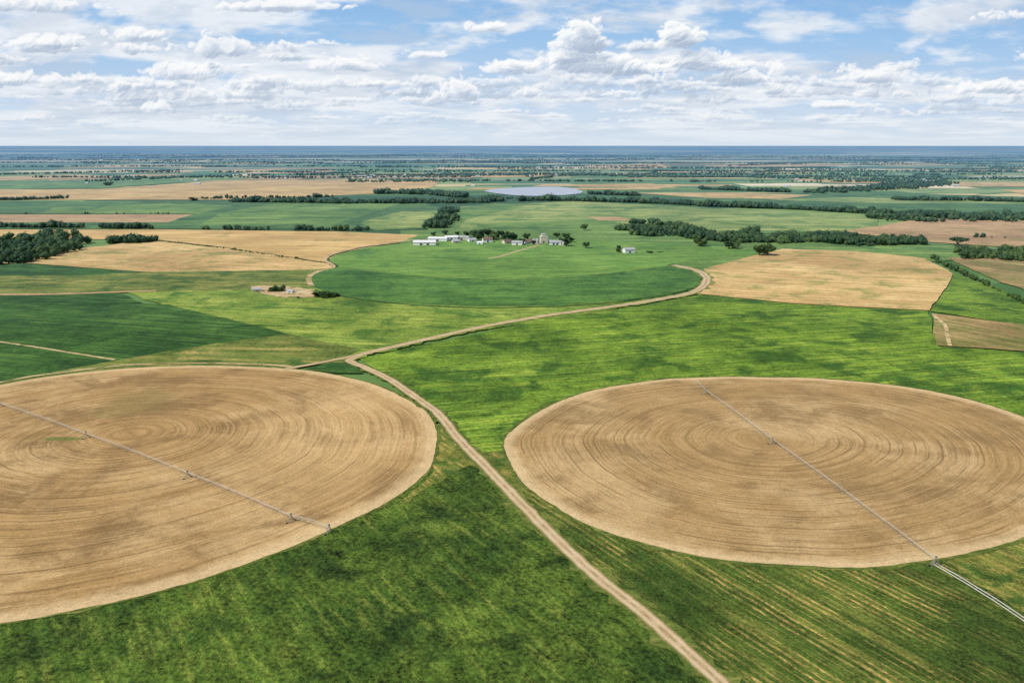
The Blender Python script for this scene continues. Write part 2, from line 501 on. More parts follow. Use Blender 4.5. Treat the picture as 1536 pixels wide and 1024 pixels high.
# ------------------------------------------------------------------ distant parcels (each a real field on the plain)
rp = random.Random(23)
pm_ = ['wheat', 'wheat2', 'mid_pale', 'mid_green', 'mid_deep', 'wheat', 'mid_pale', 'brown', 'mid_green']
for i in range(75):
    D = 2700 * (8200 / 2700) ** rp.random()
    cx = rp.uniform(-.72, .72) * D; w_ = rp.uniform(200, 900) * (D / 4500) ** .5; d_ = rp.uniform(120, 480) * (D / 4000)
    an = rp.choice((.05, .05, -.12, .2)) + rp.gauss(0, .03); sk_ = rp.uniform(-.4, .4)
    W = []
    for u, v in linear([(-1, -1), (1, -1), (1, 1), (-1, 1)], True, 6):
        lx = u * w_ / 2 + v * sk_ * d_ / 2; ly = v * d_ / 2
        W.append((cx + lx * math.cos(an) - ly * math.sin(an) + rp.gauss(0, 2), D + lx * math.sin(an) + ly * math.cos(an) + rp.gauss(0, 3)))
    field("distant_field", None, M[pm_[i % len(pm_)]], world=W)

# ------------------------------------------------------------------ mid-distance fields
field("wheat_field", [(140, 300), (-250, 301), (-250, 286), (150, 284), (330, 271), (560, 269), (660, 271), (650, 281), (560, 291), (350, 300)], M['wheat'])
field("brown_field", [(-200, 322), (290, 322), (250, 334), (-200, 334)], M['brown'])
field("green_field", [(-250, 302), (350, 302), (330, 321), (-250, 321)], M['mid_deep'])
field("green_field", [(-250, 334), (250, 334), (350, 304), (640, 305), (670, 318), (640, 344), (300, 344), (-250, 344)], M['mid_deep'])
field("green_field", [(330, 320), (420, 304), (600, 306), (500, 338), (300, 338)], M['mid_green'])
field("pale_green_field", [(80, 312), (250, 305), (350, 308), (300, 321), (60, 321)], M['mid_green'])
field("pale_green_field", [(540, 334), (600, 318), (660, 316), (660, 342), (560, 346)], M['mid_pale'])
field("pale_green_field", [(690, 310), (860, 302), (1060, 312), (1320, 325), (1310, 345), (1100, 352), (960, 346), (680, 348)], M['mid_pale'])
field("green_field", [(660, 318), (730, 306), (800, 306), (700, 330), (680, 348), (640, 346)], M['mid_green'])
field("green_field", [(720, 336), (900, 330), (1000, 345), (900, 350), (700, 350)], M['mid_green'])
field("brown_field", [(880, 326), (930, 326), (950, 331), (900, 331)], M['brown'])
field("green_field", [(1000, 296), (1130, 290), (1350, 290), (1850, 305), (1850, 326), (1536, 322), (1330, 318), (1080, 306)], M['mid_deep'])
field("stubble_field", [(950, 290), (1080, 289), (1220, 293), (1170, 299), (1060, 297)], M['wheat2'])
field("stubble_field", [(1150, 300), (1280, 296), (1536, 302), (1536, 306), (1300, 305)], M['mid_pale'])
field("wheat_field", [(1500, 285), (1900, 285), (1900, 297), (1536, 292)], M['wheat'])
field("wheat_field", [(1400, 273), (1700, 274), (1700, 281), (1430, 280)], M['wheat2'])
field("stubble_field", [(560, 262), (760, 258), (900, 262), (740, 267)], M['wheat2'])
field("stubble_field", [(870, 248), (990, 246), (1010, 252), (900, 254)], M['wheat2'])
field("stubble_field", [(-100, 268), (120, 262), (190, 266), (-100, 274)], M['wheat2'])
field("green_field", [(-100, 276), (190, 268), (320, 270), (150, 283), (-100, 285)], M['mid_green'])
field("green_field", [(600, 346), (960, 348), (1300, 366), (1420, 380), (1420, 392), (1050, 408), (600, 372)], M['mid_green'])
field("green_field", [(1100, 365), (1400, 372), (1900, 392), (1900, 400), (1420, 392), (1380, 386), (1170, 376)], M['mid_green'])
field("brown_field", [(1262, 348), (1330, 337), (1392, 328), (1500, 331), (1900, 342), (1900, 380), (1536, 373), (1385, 363)], M['brown'])
field("wheat_field", [(-400, 345), (250, 345), (500, 348), (628, 353), (600, 364), (540, 372), (495, 384), (486, 394), (330, 371), (232, 360), (-400, 358)], M['wheat'])
field("wheat_field", [(30, 395), (120, 373), (228, 361), (330, 373), (490, 396), (502, 403), (440, 407), (240, 410)], M['wheat2'], smooth=False)
field("deep_green_field", [(-500, 398), (30, 396), (240, 410), (120, 416), (-500, 420)], M['deep_crop'])
field("pasture", [(-500, 418), (120, 414), (240, 409), (440, 406), (500, 404), (466, 420), (480, 440), (250, 445), (200, 440), (-500, 452)], M['olive_crop'])
field("deep_green_field", [(-500, 452), (180, 441), (215, 455), (-500, 478)], M['deep_crop'])
field("light_green_field", [(190, 440), (480, 432), (700, 458), (870, 455), (980, 450), (900, 470), (700, 500), (545, 530), (250, 460)], M['light_crop'])
field("deep_green_field", [(-500, 476), (200, 456), (255, 458), (432, 502), (300, 520), (180, 541), (-100, 595), (-500, 660)], M['deep_crop'])
field("rough_pasture", [(180, 541), (300, 520), (432, 502), (548, 528), (520, 545), (440, 552), (360, 560), (200, 570), (-200, 640), (-500, 700), (-500, 640), (-100, 594)], M['olive_crop'])
strip("field_track", [(-120, 497), (0, 514), (90, 528), (172, 541)], 2.6, M['bare'], smooth=True)
strip("field_margin", [(-300, 440), (0, 443), (120, 441), (235, 437)], 9, M['brown'])
field("bright_green_field", [(540, 540), (620, 522), (800, 484), (980, 457), (1050, 443), (1200, 458), (1392, 468), (1405, 520), (1536, 530), (2300, 590), (2300, 900), (1536, 870), (800, 760), (640, 615)], M['bright_crop'])
field("wheat_field", [(1045, 442), (1065, 424), (1055, 404), (1110, 390), (1175, 374), (1290, 378), (1385, 388), (1432, 412), (1392, 467), (1200, 457)], M['wheat2'])
field("green_field", [(1434, 412), (1560, 455), (1900, 520), (1900, 560), (1536, 489), (1394, 468)], M['bright_crop'])
field("brown_field", [(1398, 472), (1536, 488), (2000, 545), (2000, 590), (1536, 528), (1403, 519)], M['brown2'])
strip("field_track", [(1400, 474), (1418, 492), (1424, 520)], 3.0, M['bare'], smooth=True)
field("brown_field", [(1418, 387), (1560, 386), (2000, 400), (2000, 520), (1600, 455), (1500, 424)], M['brown2'])
field("dark_green_field", [(-900, 700), (-200, 660), (400, 640), (640, 640), (668, 655), (735, 712), (800, 778), (890, 866), (985, 942), (1075, 1024), (1300, 1230), (1300, 1500), (-900, 1500)], M['dark_crop'])
field("row_crop_field", [(700, 690), (760, 690), (900, 780), (1536, 800), (2300, 800), (2300, 1500), (1300, 1500), (1300, 1230), (1075, 1024), (985, 940), (890, 864), (800, 776)], M['row_crop'])
field("scrub_patch", [(1420, 838), (1536, 805), (2000, 760), (2000, 1150), (1536, 925), (1470, 880)], M['scrub'], jit=2.5)
field("scrub_patch", [(655, 640), (690, 668), (735, 716), (700, 700), (660, 722), (618, 752), (600, 760), (640, 715)], M['scrub'], smooth=True, jit=2.0)
field("scrub_patch", [(712, 690), (760, 680), (770, 715), (800, 750), (770, 738), (735, 705)], M['scrub'], smooth=True, jit=1.5)
field("grass_verge", [(455, 556), (495, 546), (530, 546), (545, 562), (500, 562)], M['deep_crop'])

# ------------------------------------------------------------------ green pivot circle
C3 = [(640, 364), (560, 371), (505, 383), (494, 392), (508, 402), (480, 409), (466, 420), (476, 434), (520, 445), (600, 455), (720, 461),
      (850, 458), (960, 449), (1030, 436), (1052, 421), (1040, 409), (1000, 400), (1040, 392), (1100, 386), (1150, 378), (1060, 369), (900, 362), (760, 360)]
field("pivot_crop_field", C3, M['circ_green'], smooth=True)
field("pivot_crop_field", [(508, 402), (480, 409), (467, 420), (477, 434), (520, 445), (600, 455), (720, 461), (850, 458), (960, 449), (1030, 436), (1052, 421),
                           (1036, 408), (1000, 401), (940, 408), (850, 415), (760, 419), (660, 417), (570, 409)], M['circ_deep'], smooth=True)
strip("wheel_track", [(508, 403), (580, 410), (660, 417), (760, 420), (850, 416), (930, 409), (985, 401)], 3.0, M['light_crop'])
strip("dirt_track", [(733, 389), (752, 385), (775, 378), (800, 371), (812, 366)], 5, M['road'])
strip("dirt_road", [(640, 360), (590, 364), (545, 371), (505, 380), (487, 390), (500, 401), (478, 408), (463, 418), (468, 430)], 6, M['bare'], jit=.3)
strip("field_margin", [(470, 436), (520, 447), (600, 457), (720, 463), (850, 460), (960, 451), (1035, 438)], 5, M['deep_crop'])
field("bare_patch", [(365, 434), (400, 431), (440, 433), (475, 437), (470, 445), (420, 446), (385, 440)], M['bare'], smooth=True, jit=4)

# ------------------------------------------------------------------ dry pivot circles
CR = [(757, 668), (772, 645), (810, 618), (870, 594), (950, 577), (1040, 569), (1130, 568), (1220, 570), (1310, 577), (1400, 590), (1480, 610), (1560, 640),
      (1620, 680), (1640, 725), (1600, 775), (1536, 806), (1460, 832), (1380, 847), (1290, 853), (1190, 852), (1080, 843), (980, 822), (890, 793), (820, 755), (775, 715)]
CL = [(657, 662), (645, 700), (600, 744), (500, 796), (390, 842), (250, 886), (100, 921), (0, 938), (-233, 953), (-450, 905), (-555, 836), (-510, 750), (-341, 670),
      (-150, 610), (0, 580), (100, 564), (200, 554), (300, 551), (400, 553), (480, 561), (560, 579), (618, 606), (648, 634)]
strip("field_margin", CR, 4.0, M['margin'], closed=True, wjit=.6)
strip("field_margin", CL, 3.4, M['margin'], closed=True, wjit=.7)
gx, gy = G(205, 606); g2x, g2y = G(96, 661); wx, wy = G(520, 640)
matL = circle_mat('dry_circle_soil_west', (190, 154, 102), (172, 138, 88), (220, 188, 136), (138, 110, 70), 6.6,
                  gpatch=[((gx, gy), (24, 34), (130, 116, 66), .5), ((g2x, g2y), (15, 2.6), (108, 122, 56), .75)],
                  warm=((wx, wy), (60, 110), (226, 190, 134), .65))
matR = circle_mat('dry_circle_soil_east', (190, 156, 106), (174, 142, 92), (216, 186, 136), (148, 120, 78), 5.6, seed=80.)
circle_field("harvested_circle_field", CL, (200, 652), matL, 165)
circle_field("harvested_circle_field", CR, (1140, 660), matR, 140)

# ------------------------------------------------------------------ roads
RM = [(1180, 1120), (1076, 1024), (985, 940), (890, 864), (800, 776), (735, 710), (690, 662), (655, 622), (615, 592), (570, 564), (522, 543)]
strip("road_verge", RM, 11, M['margin'], wend=8, wjit=.5)
RU = [(522, 543), (545, 533), (600, 520), (700, 497), (800, 478), (900, 464), (980, 452), (1035, 441), (1055, 430), (1060, 418), (1045, 407), (1010, 399)]
strip("road_verge", RU, 14, M['light_crop'], wjit=.5)
strip("dirt_road", [(-200, 624), (0, 576), (100, 560), (200, 549), (300, 547), (400, 549), (440, 553)], 3.0, M['bare'])
strip("dirt_road", [(425, 556), (470, 548), (500, 542), (540, 534)], 5, M['road'])
strip("dirt_road", RM, 5.6, M['road'], wend=6.8)
strip("dirt_road", RU, 7.0, M['road'], wend=12)

# ------------------------------------------------------------------ pond
pm, T = new_mat('pond_water')
geo = T.n('ShaderNodeNewGeometry')
nw = T.noise(geo.outputs['Position'], .15, 3, .6)
finish(T, alb((180, 188, 200), .85), rough=.4, bump=nw, bdist=.2, bstr=.3, spec=.5, haze=False)
field("pond", [(728, 287), (770, 282), (840, 281), (874, 288), (850, 293), (780, 294)], pm, smooth=True)

# ------------------------------------------------------------------ foliage
def foliage_mat(name, ca, cb, cc, scale=.35):
    m, T = new_mat(name)
    geo = T.n('ShaderNodeNewGeometry'); pos = geo.outputs['Position']
    n1 = T.noise(pos, scale, 3, .6)
    n2 = T.noise(pos, scale * .12, 2, .6)
    col = T.mix(T.mr(n1, .38, .62), alb(ca), alb(cb))
    col = T.mix(T.m('MULTIPLY', T.mr(n2, .45, .65), .7), col, alb(cc))
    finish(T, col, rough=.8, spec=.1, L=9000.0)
    return m
M['leaf'] = foliage_mat('tree_foliage', (38, 62, 26), (70, 94, 40), (94, 114, 50))
M['leafd'] = foliage_mat('wood_foliage', (36, 60, 30), (62, 88, 40), (88, 110, 50), .2)
M['bark'] = simple('tree_bark', (96, 78, 60), .3, 2.0)

def ico(sub):
    bm = bmesh.new(); bmesh.ops.create_icosphere(bm, subdivisions=sub, radius=1.0)
    V = np.array([v.co[:] for v in bm.verts]); Fc = np.array([[v.index for v in f.verts] for f in bm.faces]); bm.free()
    return V, Fc
I1 = ico(1); I2 = ico(2)

def low_tree(nb, seed, base=I2, leafn=0):
    rs = random.Random(seed); Vs = []; Fs = []; o = 0
    for b in range(nb):
        a = rs.uniform(0, 6.28); rr = rs.uniform(0.0, .34) if b else 0
        c = np.array([math.cos(a) * rr, math.sin(a) * rr, rs.uniform(.34, .72) if b else .5])
        s = np.array([rs.uniform(.2, .34), rs.uniform(.2, .34), rs.uniform(.2, .3)]) if b else np.array([.34, .34, .45])
        V0 = base[0].copy()
        for i in range(len(V0)):
            n = noise.noise(Vector(V0[i]) * 2.3 + Vector((seed * 3.1, b * 5.7, 0)))
            V0[i] *= 1 + .6 * n
        V0 = V0 * s + c; V0[:, 2] = np.maximum(V0[:, 2], 0)
        Vs.append(V0); Fs.append(base[1] + o); o += len(V0)
    for k in range(leafn):
        d = Vector((rs.gauss(0, 1), rs.gauss(0, 1), rs.gauss(0, 1))).normalized()
        c = Vector((d.x * .46, d.y * .46, .52 + d.z * .42)) * 1.0
        c *= rs.uniform(.82, 1.12); c.z = max(c.z, .05)
        u = Vector((rs.gauss(0, 1), rs.gauss(0, 1), rs.gauss(0, 1))).normalized() * .07
        w = u.cross(Vector((rs.gauss(0, 1), rs.gauss(0, 1), rs.gauss(0, 1))).normalized())
        Vs.append(np.array([c - u, c + u, c + w * 1.5])); Fs.append(np.array([[o, o + 1, o + 2]])); o += 3
    return np.vstack(Vs), np.vstack(Fs)

LOW = [low_tree(3, i, I1, 80) for i in range(7)]
FAR = [low_tree(1, 20 + i, I1, 0) for i in range(5)]

def mass(name, items, lib, mat):
    Vs = []; Fs = []; o = 0
    for (x, y, h, w) in items:
        V0, F0 = random.choice(lib)
        a = random.uniform(0, 6.28); c, s = math.cos(a), math.sin(a)
        V1 = np.empty_like(V0)
        V1[:, 0] = (V0[:, 0] * c - V0[:, 1] * s) * w + x
        V1[:, 1] = (V0[:, 0] * s + V0[:, 1] * c) * w + y
        V1[:, 2] = V0[:, 2] * h
        Vs.append(V1); Fs.append(F0 + o); o += len(V0)
    if not Vs: return
    return mesh_np(name, np.vstack(Vs), np.vstack(Fs), mat)

def belt(P, width, h=(7, 13), spacing=7, gaps=-.1, w=(.7, 1.3)):
    out = []
    W = [G(*p) for p in P]
    for a, b in zip(W[:-1], W[1:]):
        L = math.hypot(b[0] - a[0], b[1] - a[1])
        n = max(1, int(L / spacing * max(1, width / 9)))
        for i in range(n):
            t = random.random()
            x = a[0] + (b[0] - a[0]) * t; y = a[1] + (b[1] - a[1]) * t
            if noise.noise((x * .014, y * .014, 3.3)) < gaps - .42: continue
            edge = .3 + .7 * (noise.noise((x * .01, 0, 2.2)) + .5)
            x += random.gauss(0, 2); y += random.uniform(-.5, .5) * width * edge
            hh = random.uniform(h[0] * .7, h[1]) * (1 + .7 * noise.noise((x * .025, y * .02, 9)))
            out.append((x, y, hh, hh * random.uniform(*w)))
    return out

def wood(P, n, h=(9, 15)):
    W = [G(*p) for p in P]
    xs = [p[0] for p in W]; ys = [p[1] for p in W]; out = []
    def inside(x, y):
        c = False; j = len(W) - 1
        for i in range(len(W)):
            if (W[i][1] > y) != (W[j][1] > y) and x < (W[j][0] - W[i][0]) * (y - W[i][1]) / (W[j][1] - W[i][1]) + W[i][0]: c = not c
            j = i
        return c
    k = 0
    while len(out) < n and k < n * 40:
        k += 1
        x = random.uniform(min(xs), max(xs)); y = random.uniform(min(ys), max(ys))
        if inside(x + 20 * noise.noise((x * .02, y * .02, 0)), y + 100 * noise.noise((x * .02, y * .02, 4))):
            hh = random.uniform(h[0] * .7, h[1]) * (1 + .7 * noise.noise((x * .025, y * .02, 9))); out.append((x, y, hh, hh * random.uniform(.75, 1.3)))
    return out

mass("tree_line", belt([(-300, 340), (0, 341), (235, 343)], 34, (7, 12), 6), LOW, M['leafd'])
mass("woodland", wood([(-300, 360), (-100, 360), (0, 360), (60, 359), (92, 356), (130, 364), (110, 380), (66, 390), (0, 399), (-300, 412)], 1250, (10, 16))
     + belt([(125, 367), (232, 363)], 40, (9, 14), 5), LOW, M['leafd'])
mass("tree_line", belt([(302, 345), (430, 346), (552, 346)], 24, (6, 10), 6), LOW, M['leafd'])
mass("tree_line", belt([(345, 303), (520, 305), (600, 305), (735, 304)], 60, (8, 14), 8), LOW, M['leafd'])
mass("tree_line", belt([(565, 290), (640, 291), (700, 296)], 110, (8, 15), 9), LOW, M['leafd'])
mass("woodland", wood([(636, 338), (660, 330), (680, 328), (688, 334), (660, 342), (640, 343)], 110, (9, 15)) + wood([(655, 318), (680, 316), (688, 321), (665, 323)], 60), LOW, M['leafd'])
mass("tree_line", belt([(700, 302), (830, 301), (960, 304), (1060, 309), (1200, 315), (1330, 322), (1536, 331), (1800, 340)], 60, (8, 15), 8, .0), LOW, M['leafd'])
mass("woodland", wood([(1318, 326), (1345, 321), (1536, 326), (1700, 330), (1700, 338), (1536, 334), (1400, 330), (1330, 335)], 520, (8, 14)), LOW, M['leafd'])
mass("woodland", wood([(908, 345), (980, 344), (1060, 351), (1140, 354), (1290, 356), (1388, 363), (1386, 371), (1290, 369), (1180, 364), (1110, 364), (1020, 359), (960, 351)], 1150, (7, 13)), LOW, M['leafd'])
mass("tree_line", belt([(942, 335), (985, 338), (1050, 349)], 30, (7, 13), 6), LOW, M['leafd'])
mass("woodland", wood([(1428, 380), (1450, 377), (1536, 379), (1750, 384), (1750, 393), (1536, 389), (1440, 388)], 420, (6, 11)), LOW, M['leaf'])
mass("hedgerow", belt([(1396, 386), (1420, 400), (1470, 424), (1536, 456), (1640, 500)], 8, (4, 7), 4.8, .0), LOW, M['leaf'])
mass("hedgerow", belt([(228, 361), (330, 372), (410, 384), (486, 395)], 5, (1.4, 3.2), 5, .1), LOW, M['leaf'])
mass("tree_line", belt([(880, 291), (960, 294)], 50, (8, 13), 8, .05) + belt([(720, 298), (800, 299)], 20, (5, 8), 9, .1), LOW, M['leafd'])
mass("tree_line", belt([(1050, 284), (1180, 288)], 100, (8, 13), 9) + belt([(1340, 300), (1536, 303), (1800, 310)], 60, (8, 13), 8), LOW, M['leafd'])
mass("woodland", wood([(1205, 288), (1300, 281), (1335, 275), (1420, 272), (1430, 278), (1380, 282), (1300, 287), (1215, 291)], 800, (8, 14)), LOW, M['leafd'])
mass("tree_line", belt([(-200, 300), (30, 300), (100, 298)], 60, (6, 11), 9, .1) + belt([(280, 299), (420, 297), (500, 296)], 30, (6, 11), 11, .2)
     + belt([(1440, 356), (1536, 358)], 10, (4, 7), 12, .2) + belt([(0, 321), (280, 321)], 8, (3, 6), 14, .15) + belt([(1080, 306), (1330, 318)], 12, (4, 8), 14, .2), LOW, M['leafd'])
far = []
for i in range(125):
    D = 3500 * (14000 / 3500) ** random.random()
    x0 = random.uniform(-.75, .65) * D; L = random.uniform(300, 2800) * (D / 6000) ** .6
    an = random.gauss(math.radians(2), .07) if random.random() < .9 else random.uniform(.5, 1.2)
    wd = random.choice((15, 20, 30, 100))
    n = int(min(260, L / 8 * max(1, wd / 60)))
    for k in range(n):
        t = random.random() * L
        if noise.noise((t * .004, i * 3.3, 0)) < -.25: continue
        h = random.uniform(6, 12)
        far.append((x0 + math.cos(an) * t + random.gauss(0, 4), D + math.sin(an) * t + random.uniform(-.5, .5) * wd, h, h * random.uniform(1.2, 2.2)))
mass("distant_tree_belts", far, FAR, M['leafd'])

# ---- individual trees
def tube(V, Fc, p0, p1, r0, r1, k=6):
    o = len(V); d = (p1 - p0).normalized()
    u = d.orthogonal().normalized(); w = d.cross(u)
    for p, r in ((p0, r0), (p1, r1)):
        for i in range(k):
            a = 2 * math.pi * i / k
            V.append(tuple(p + (u * math.cos(a) + w * math.sin(a)) * r))
    for i in range(k):
        j = (i + 1) % k
        Fc.append((o + i, o + j, o + k + j, o + k + i))

def tree_mesh(seed, flat=False):
    rs = random.Random(seed); V = []; Fc = []
    top = Vector((rs.uniform(-.03, .03), rs.uniform(-.03, .03), .45))
    tube(V, Fc, Vector((0, 0, 0)), top, .035, .022, 8)
    clumps = []
    for i in range(10 if not flat else 11):
        a = i * 2.4 + rs.uniform(-.3, .3)
        rr = rs.uniform(.08, .34); zz = rs.uniform(.28, .84)
        if flat: zz = rs.uniform(.66, .86); rr = rs.uniform(.1, .5)
        e = Vector((math.cos(a) * rr, math.sin(a) * rr, zz))
        tube(V, Fc, Vector((0, 0, rs.uniform(.15, .35))), e, .014, .005, 5)
        clumps.append((e, rs.uniform(.16, .24)))
    nb = len(Fc)
    for ci, (e, r) in enumerate(clumps):
        o = len(V)
        for v in I1[0]:
            vv = Vector(v); n = 1 + .6 * noise.noise(vv * 2 + Vector((seed, ci * 3, 0)))
            V.append(tuple(e + vv * r * .72 * n))
        for f in I1[1]: Fc.append(tuple(int(q) + o for q in f))
        for k in range(170):
            d = Vector((rs.gauss(0, 1), rs.gauss(0, 1), rs.gauss(0, .8)))
            d = d.normalized() * (rs.random() ** .4) * r
            c = e + d
            s = rs.uniform(.02, .042)
            u = Vector((rs.gauss(0, 1), rs.gauss(0, 1), rs.gauss(0, 1))).normalized()
            w = u.orthogonal().normalized()
            o = len(V)
            V += [tuple(c - u * s), tuple(c + w * s), tuple(c + u * s), tuple(c - w * s)]
            Fc.append((o, o + 1, o + 2, o + 3))
    me = bpy.data.meshes.new("tree")
    me.from_pydata(V, [], Fc); me.materials.append(M['bark']); me.materials.append(M['leaf'])
    me.polygons.foreach_set('material_index', [0] * nb + [1] * (len(Fc) - nb)); me.update()
    return me
TM = [tree_mesh(i) for i in range(4)]; TF = tree_mesh(50, True)

def tree(px, py, h, w=None, me=None, name="tree"):
    x, y = G(px, py)
    ob = bpy.data.objects.new(name, me or random.choice(TM))
    w = w or h
    ob.location = (x, y, 0); ob.scale = (w, w, h); ob.rotation_euler = (0, 0, random.uniform(0, 6.28))
    return link(ob)
tree(1139, 384, 16, 22); tree(1151, 384, 17, 22); tree(1103, 374, 13, 20); tree(1093, 374, 12, 18); tree(1050, 370, 13, 26); tree(1146, 383, 14, 20)
tree(1436, 369, 13, 24, TF); tree(879, 373, 10, 12); tree(850, 370, 13, 17)
for px, py, h, w in ((712, 358, 14, 18), (722, 358, 16, 18), (733, 357, 15, 18), (745, 359, 17, 19), (756, 360, 18, 19), (764, 361, 14, 18), (740, 361, 12, 18), (718, 361, 11, 16),
                     (700, 357, 11, 13), (783, 367, 10, 12), (800, 368, 8, 9), (843, 366, 11, 14), (857, 364, 9, 12), (772, 360, 12, 13), (826, 368, 7, 9),
                     (876, 346, 12, 16), (927, 379, 8, 10), (790, 360, 11, 14), (928, 374, 6, 8), (686, 354, 8, 10), (650, 354, 7, 12), (668, 353, 9, 12), (849, 360, 12, 16), (835, 357, 9, 14)):
    tree(px, py, h, w)
def bush(px, py, h, w):
    ob = tree(px, py, h, w, name="bush"); ob.location.z = -h * .3
bush(412, 438, 10, 15); bush(422, 438, 10, 13); bush(480, 446, 9, 17); bush(492, 447, 9, 18); bush(503, 446, 7, 11); bush(448, 448, 4, 5)
bush(975, 380, 5, 12); bush(990, 379, 4, 10); bush(290, 301, 14, 30); bush(163, 278, 20, 40)

# ------------------------------------------------------------------ buildings
M['white'] = simple('white_metal_cladding', (236, 236, 234), .05, .3, g=.86, haze=False)
M['cream'] = simple('cream_wall', (216, 206, 182), .08, .4)
M['greyroof'] = simple('grey_roof', (176, 178, 180), .1, .4)
M['whiteroof'] = simple('white_roof', (232, 234, 236), .04, .4, g=.84, haze=False)
M['redroof'] = simple('brown_roof', (128, 98, 84), .12, .6)
M['farwhite'] = simple('distant_wall', (206, 204, 198), .1, .3)
M['glass'] = simple('window_glass', (46, 54, 62), .1, 1, rough=.2, spec=.5)
M['door'] = simple('door_dark', (92, 96, 98), .1, 1)
M['steel'] = simple('galvanised_steel', (186, 184, 178), .08, .6, rough=.55, spec=.3)
M['arm'] = simple('weathered_pipe_steel', (156, 152, 142), .08, .6, rough=.6, spec=.3)
M['pipe'] = simple('supply_pipe_steel', (206, 204, 196), .1, .6, rough=.6, spec=.3)
M['rubber'] = simple('tyre_rubber', (44, 42, 40), .1, 2)

def child(parent, name, V, Fc, mat, smooth=False):
    ob = mesh_obj(name, V, Fc, mat, smooth); ob.parent = parent
    return ob
def boxv(x0, x1, y0, y1, z0, z1):
    return [(x0, y0, z0), (x1, y0, z0), (x1, y1, z0), (x0, y1, z0), (x0, y0, z1), (x1, y0, z1), (x1, y1, z1), (x0, y1, z1)], \
           [(3, 2, 1, 0), (4, 5, 6, 7), (0, 1, 5, 4), (1, 2, 6, 5), (2, 3, 7, 6), (3, 0, 4, 7)]
def building(name, px, py, w, d, h, rise, wall, roof, rot=0, doors=1, wins=3):
    x, y = G(px, py)
    e = bpy.data.objects.new(name, None); link(e); e.location = (x, y, 0); e.rotation_euler = (0, 0, math.radians(rot))
    a, b = w / 2, d / 2
    V = [(-a, -b, 0), (a, -b, 0), (a, b, 0), (-a, b, 0), (-a, -b, h), (a, -b, h), (a, b, h), (-a, b, h), (-a, 0, h + rise), (a, 0, h + rise)]
    child(e, 'walls', V, [(0, 1, 5, 4), (2, 3, 7, 6), (1, 2, 6, 9, 5), (3, 0, 4, 8, 7)], wall)
    o = .5; th = .25; s = rise / b
    V = []
    for sx in (-a - o, a + o):
        V += [(sx, -b - o, h - o * s + .05), (sx, 0, h + rise + .05), (sx, b + o, h - o * s + .05), (sx, b + o, h - o * s + .05 + th), (sx, 0, h + rise + .05 + th), (sx, -b - o, h - o * s + .05 + th)]
    child(e, 'roof', V, [(0, 1, 7, 6), (1, 2, 8, 7), (2, 3, 9, 8), (3, 4, 10, 9), (4, 5, 11, 10), (5, 0, 6, 11), (5, 4, 1, 0), (4, 3, 2, 1), (6, 7, 10, 11), (7, 8, 9, 10)], roof)
    dw = min(4.0, w * .18); dh = min(h * .75, 4.2)
    for i in range(doors):
        cx = (i + .5) / doors * w * .6 - w * .3
        child(e, 'door_%d' % (i + 1), *boxv(cx - dw / 2, cx + dw / 2, -b - .08, -b - .005, 0, dh), M['door'])
    for i in range(wins):
        cx = -a + w * (i + .6) / (wins + .2)
        child(e, 'window_%d' % (i + 1), *boxv(cx - .6, cx + .6, -b - .06, -b - .006, h * .78, h * .78 + .9), M['glass'])
    return e
building("farm_shed", 637, 368, 34, 16, 5.5, 2.4, M['white'], M['whiteroof'], 4, 2, 5)
building("farm_shed", 657, 362, 30, 14, 5, 2.2, M['white'], M['whiteroof'], -3, 1, 4)
building("farm_shed", 677, 361, 20, 12, 6, 2.2, M['white'], M['whiteroof'], 8, 1, 3)
building("farm_shed", 694, 360, 16, 10, 5, 2, M['cream'], M['greyroof'], -12, 1, 3)
building("farm_shed", 684, 365, 12, 9, 4, 2, M['cream'], M['greyroof'], 20, 1, 2)
building("farmhouse", 731, 364, 15, 10, 5.5, 3, M['white'], M['redroof'], 12, 1, 3)
building("farmhouse", 708, 363, 12, 9, 4, 2.4, M['white'], M['greyroof'], 20, 1, 3)
building("farm_shed", 776, 368, 16, 10, 5, 2, M['white'], M['greyroof'], -8, 1, 3)
building("farmhouse", 793, 366, 12, 8, 4.6, 2.6, M['white'], M['redroof'], 15, 1, 2)
building("farm_shed", 833, 368, 18, 10, 5.5, 2, M['white'], M['greyroof'], 0, 2, 2)
building("farm_shed", 943, 380, 15, 10, 6, 2, M['white'], M['greyroof'], 14, 1, 2)
building("farmhouse", 760, 366, 12, 9, 4.6, 2.4, M['cream'], M['redroof'], 30, 1, 2)
building("farm_shed", 720, 367, 9, 7, 3.5, 1.6, M['white'], M['whiteroof'], -6, 1, 1)
building("farm_shed", 386, 438, 9, 6, 3.2, 1.4, M['cream'], M['greyroof'], 18, 1, 2)
building("farm_shed", 436, 440, 7, 5, 2.8, 1.2, M['white'], M['greyroof'], -20, 1, 1)
x, y = G(816, 365)
e = bpy.data.objects.new("grain_elevator", None); link(e); e.location = (x, y, 0); e.rotation_euler = (0, 0, .15)
child(e, 'main_tower', *boxv(-6, 5, -5, 5, 0, 12), M['cream'])
child(e, 'headhouse', *boxv(-4, 1, -3.5, 3.5, 12, 14.5), M['cream'])
child(e, 'headhouse_roof', [(-4.5, -4, 14.51), (1.5, -4, 14.51), (1.5, 4, 14.51), (-4.5, 4, 14.51), (-4.5, 0, 15.8), (1.5, 0, 15.8)],
      [(0, 1, 5, 4), (2, 3, 4, 5), (0, 4, 3), (1, 2, 5)], M['greyroof'])
child(e, 'loading_annex', *boxv(5.01, 10, -4, 4, 0, 6), M['white'])
child(e, 'door', *boxv(-3, 0, -5.08, -5.01, 0, 4), M['door'])
for i in range(3): child(e, 'window_%d' % i, *boxv(-4.5 + i * 3, -3.5 + i * 3, -5.07, -5.01, 9, 10.2), M['glass'])
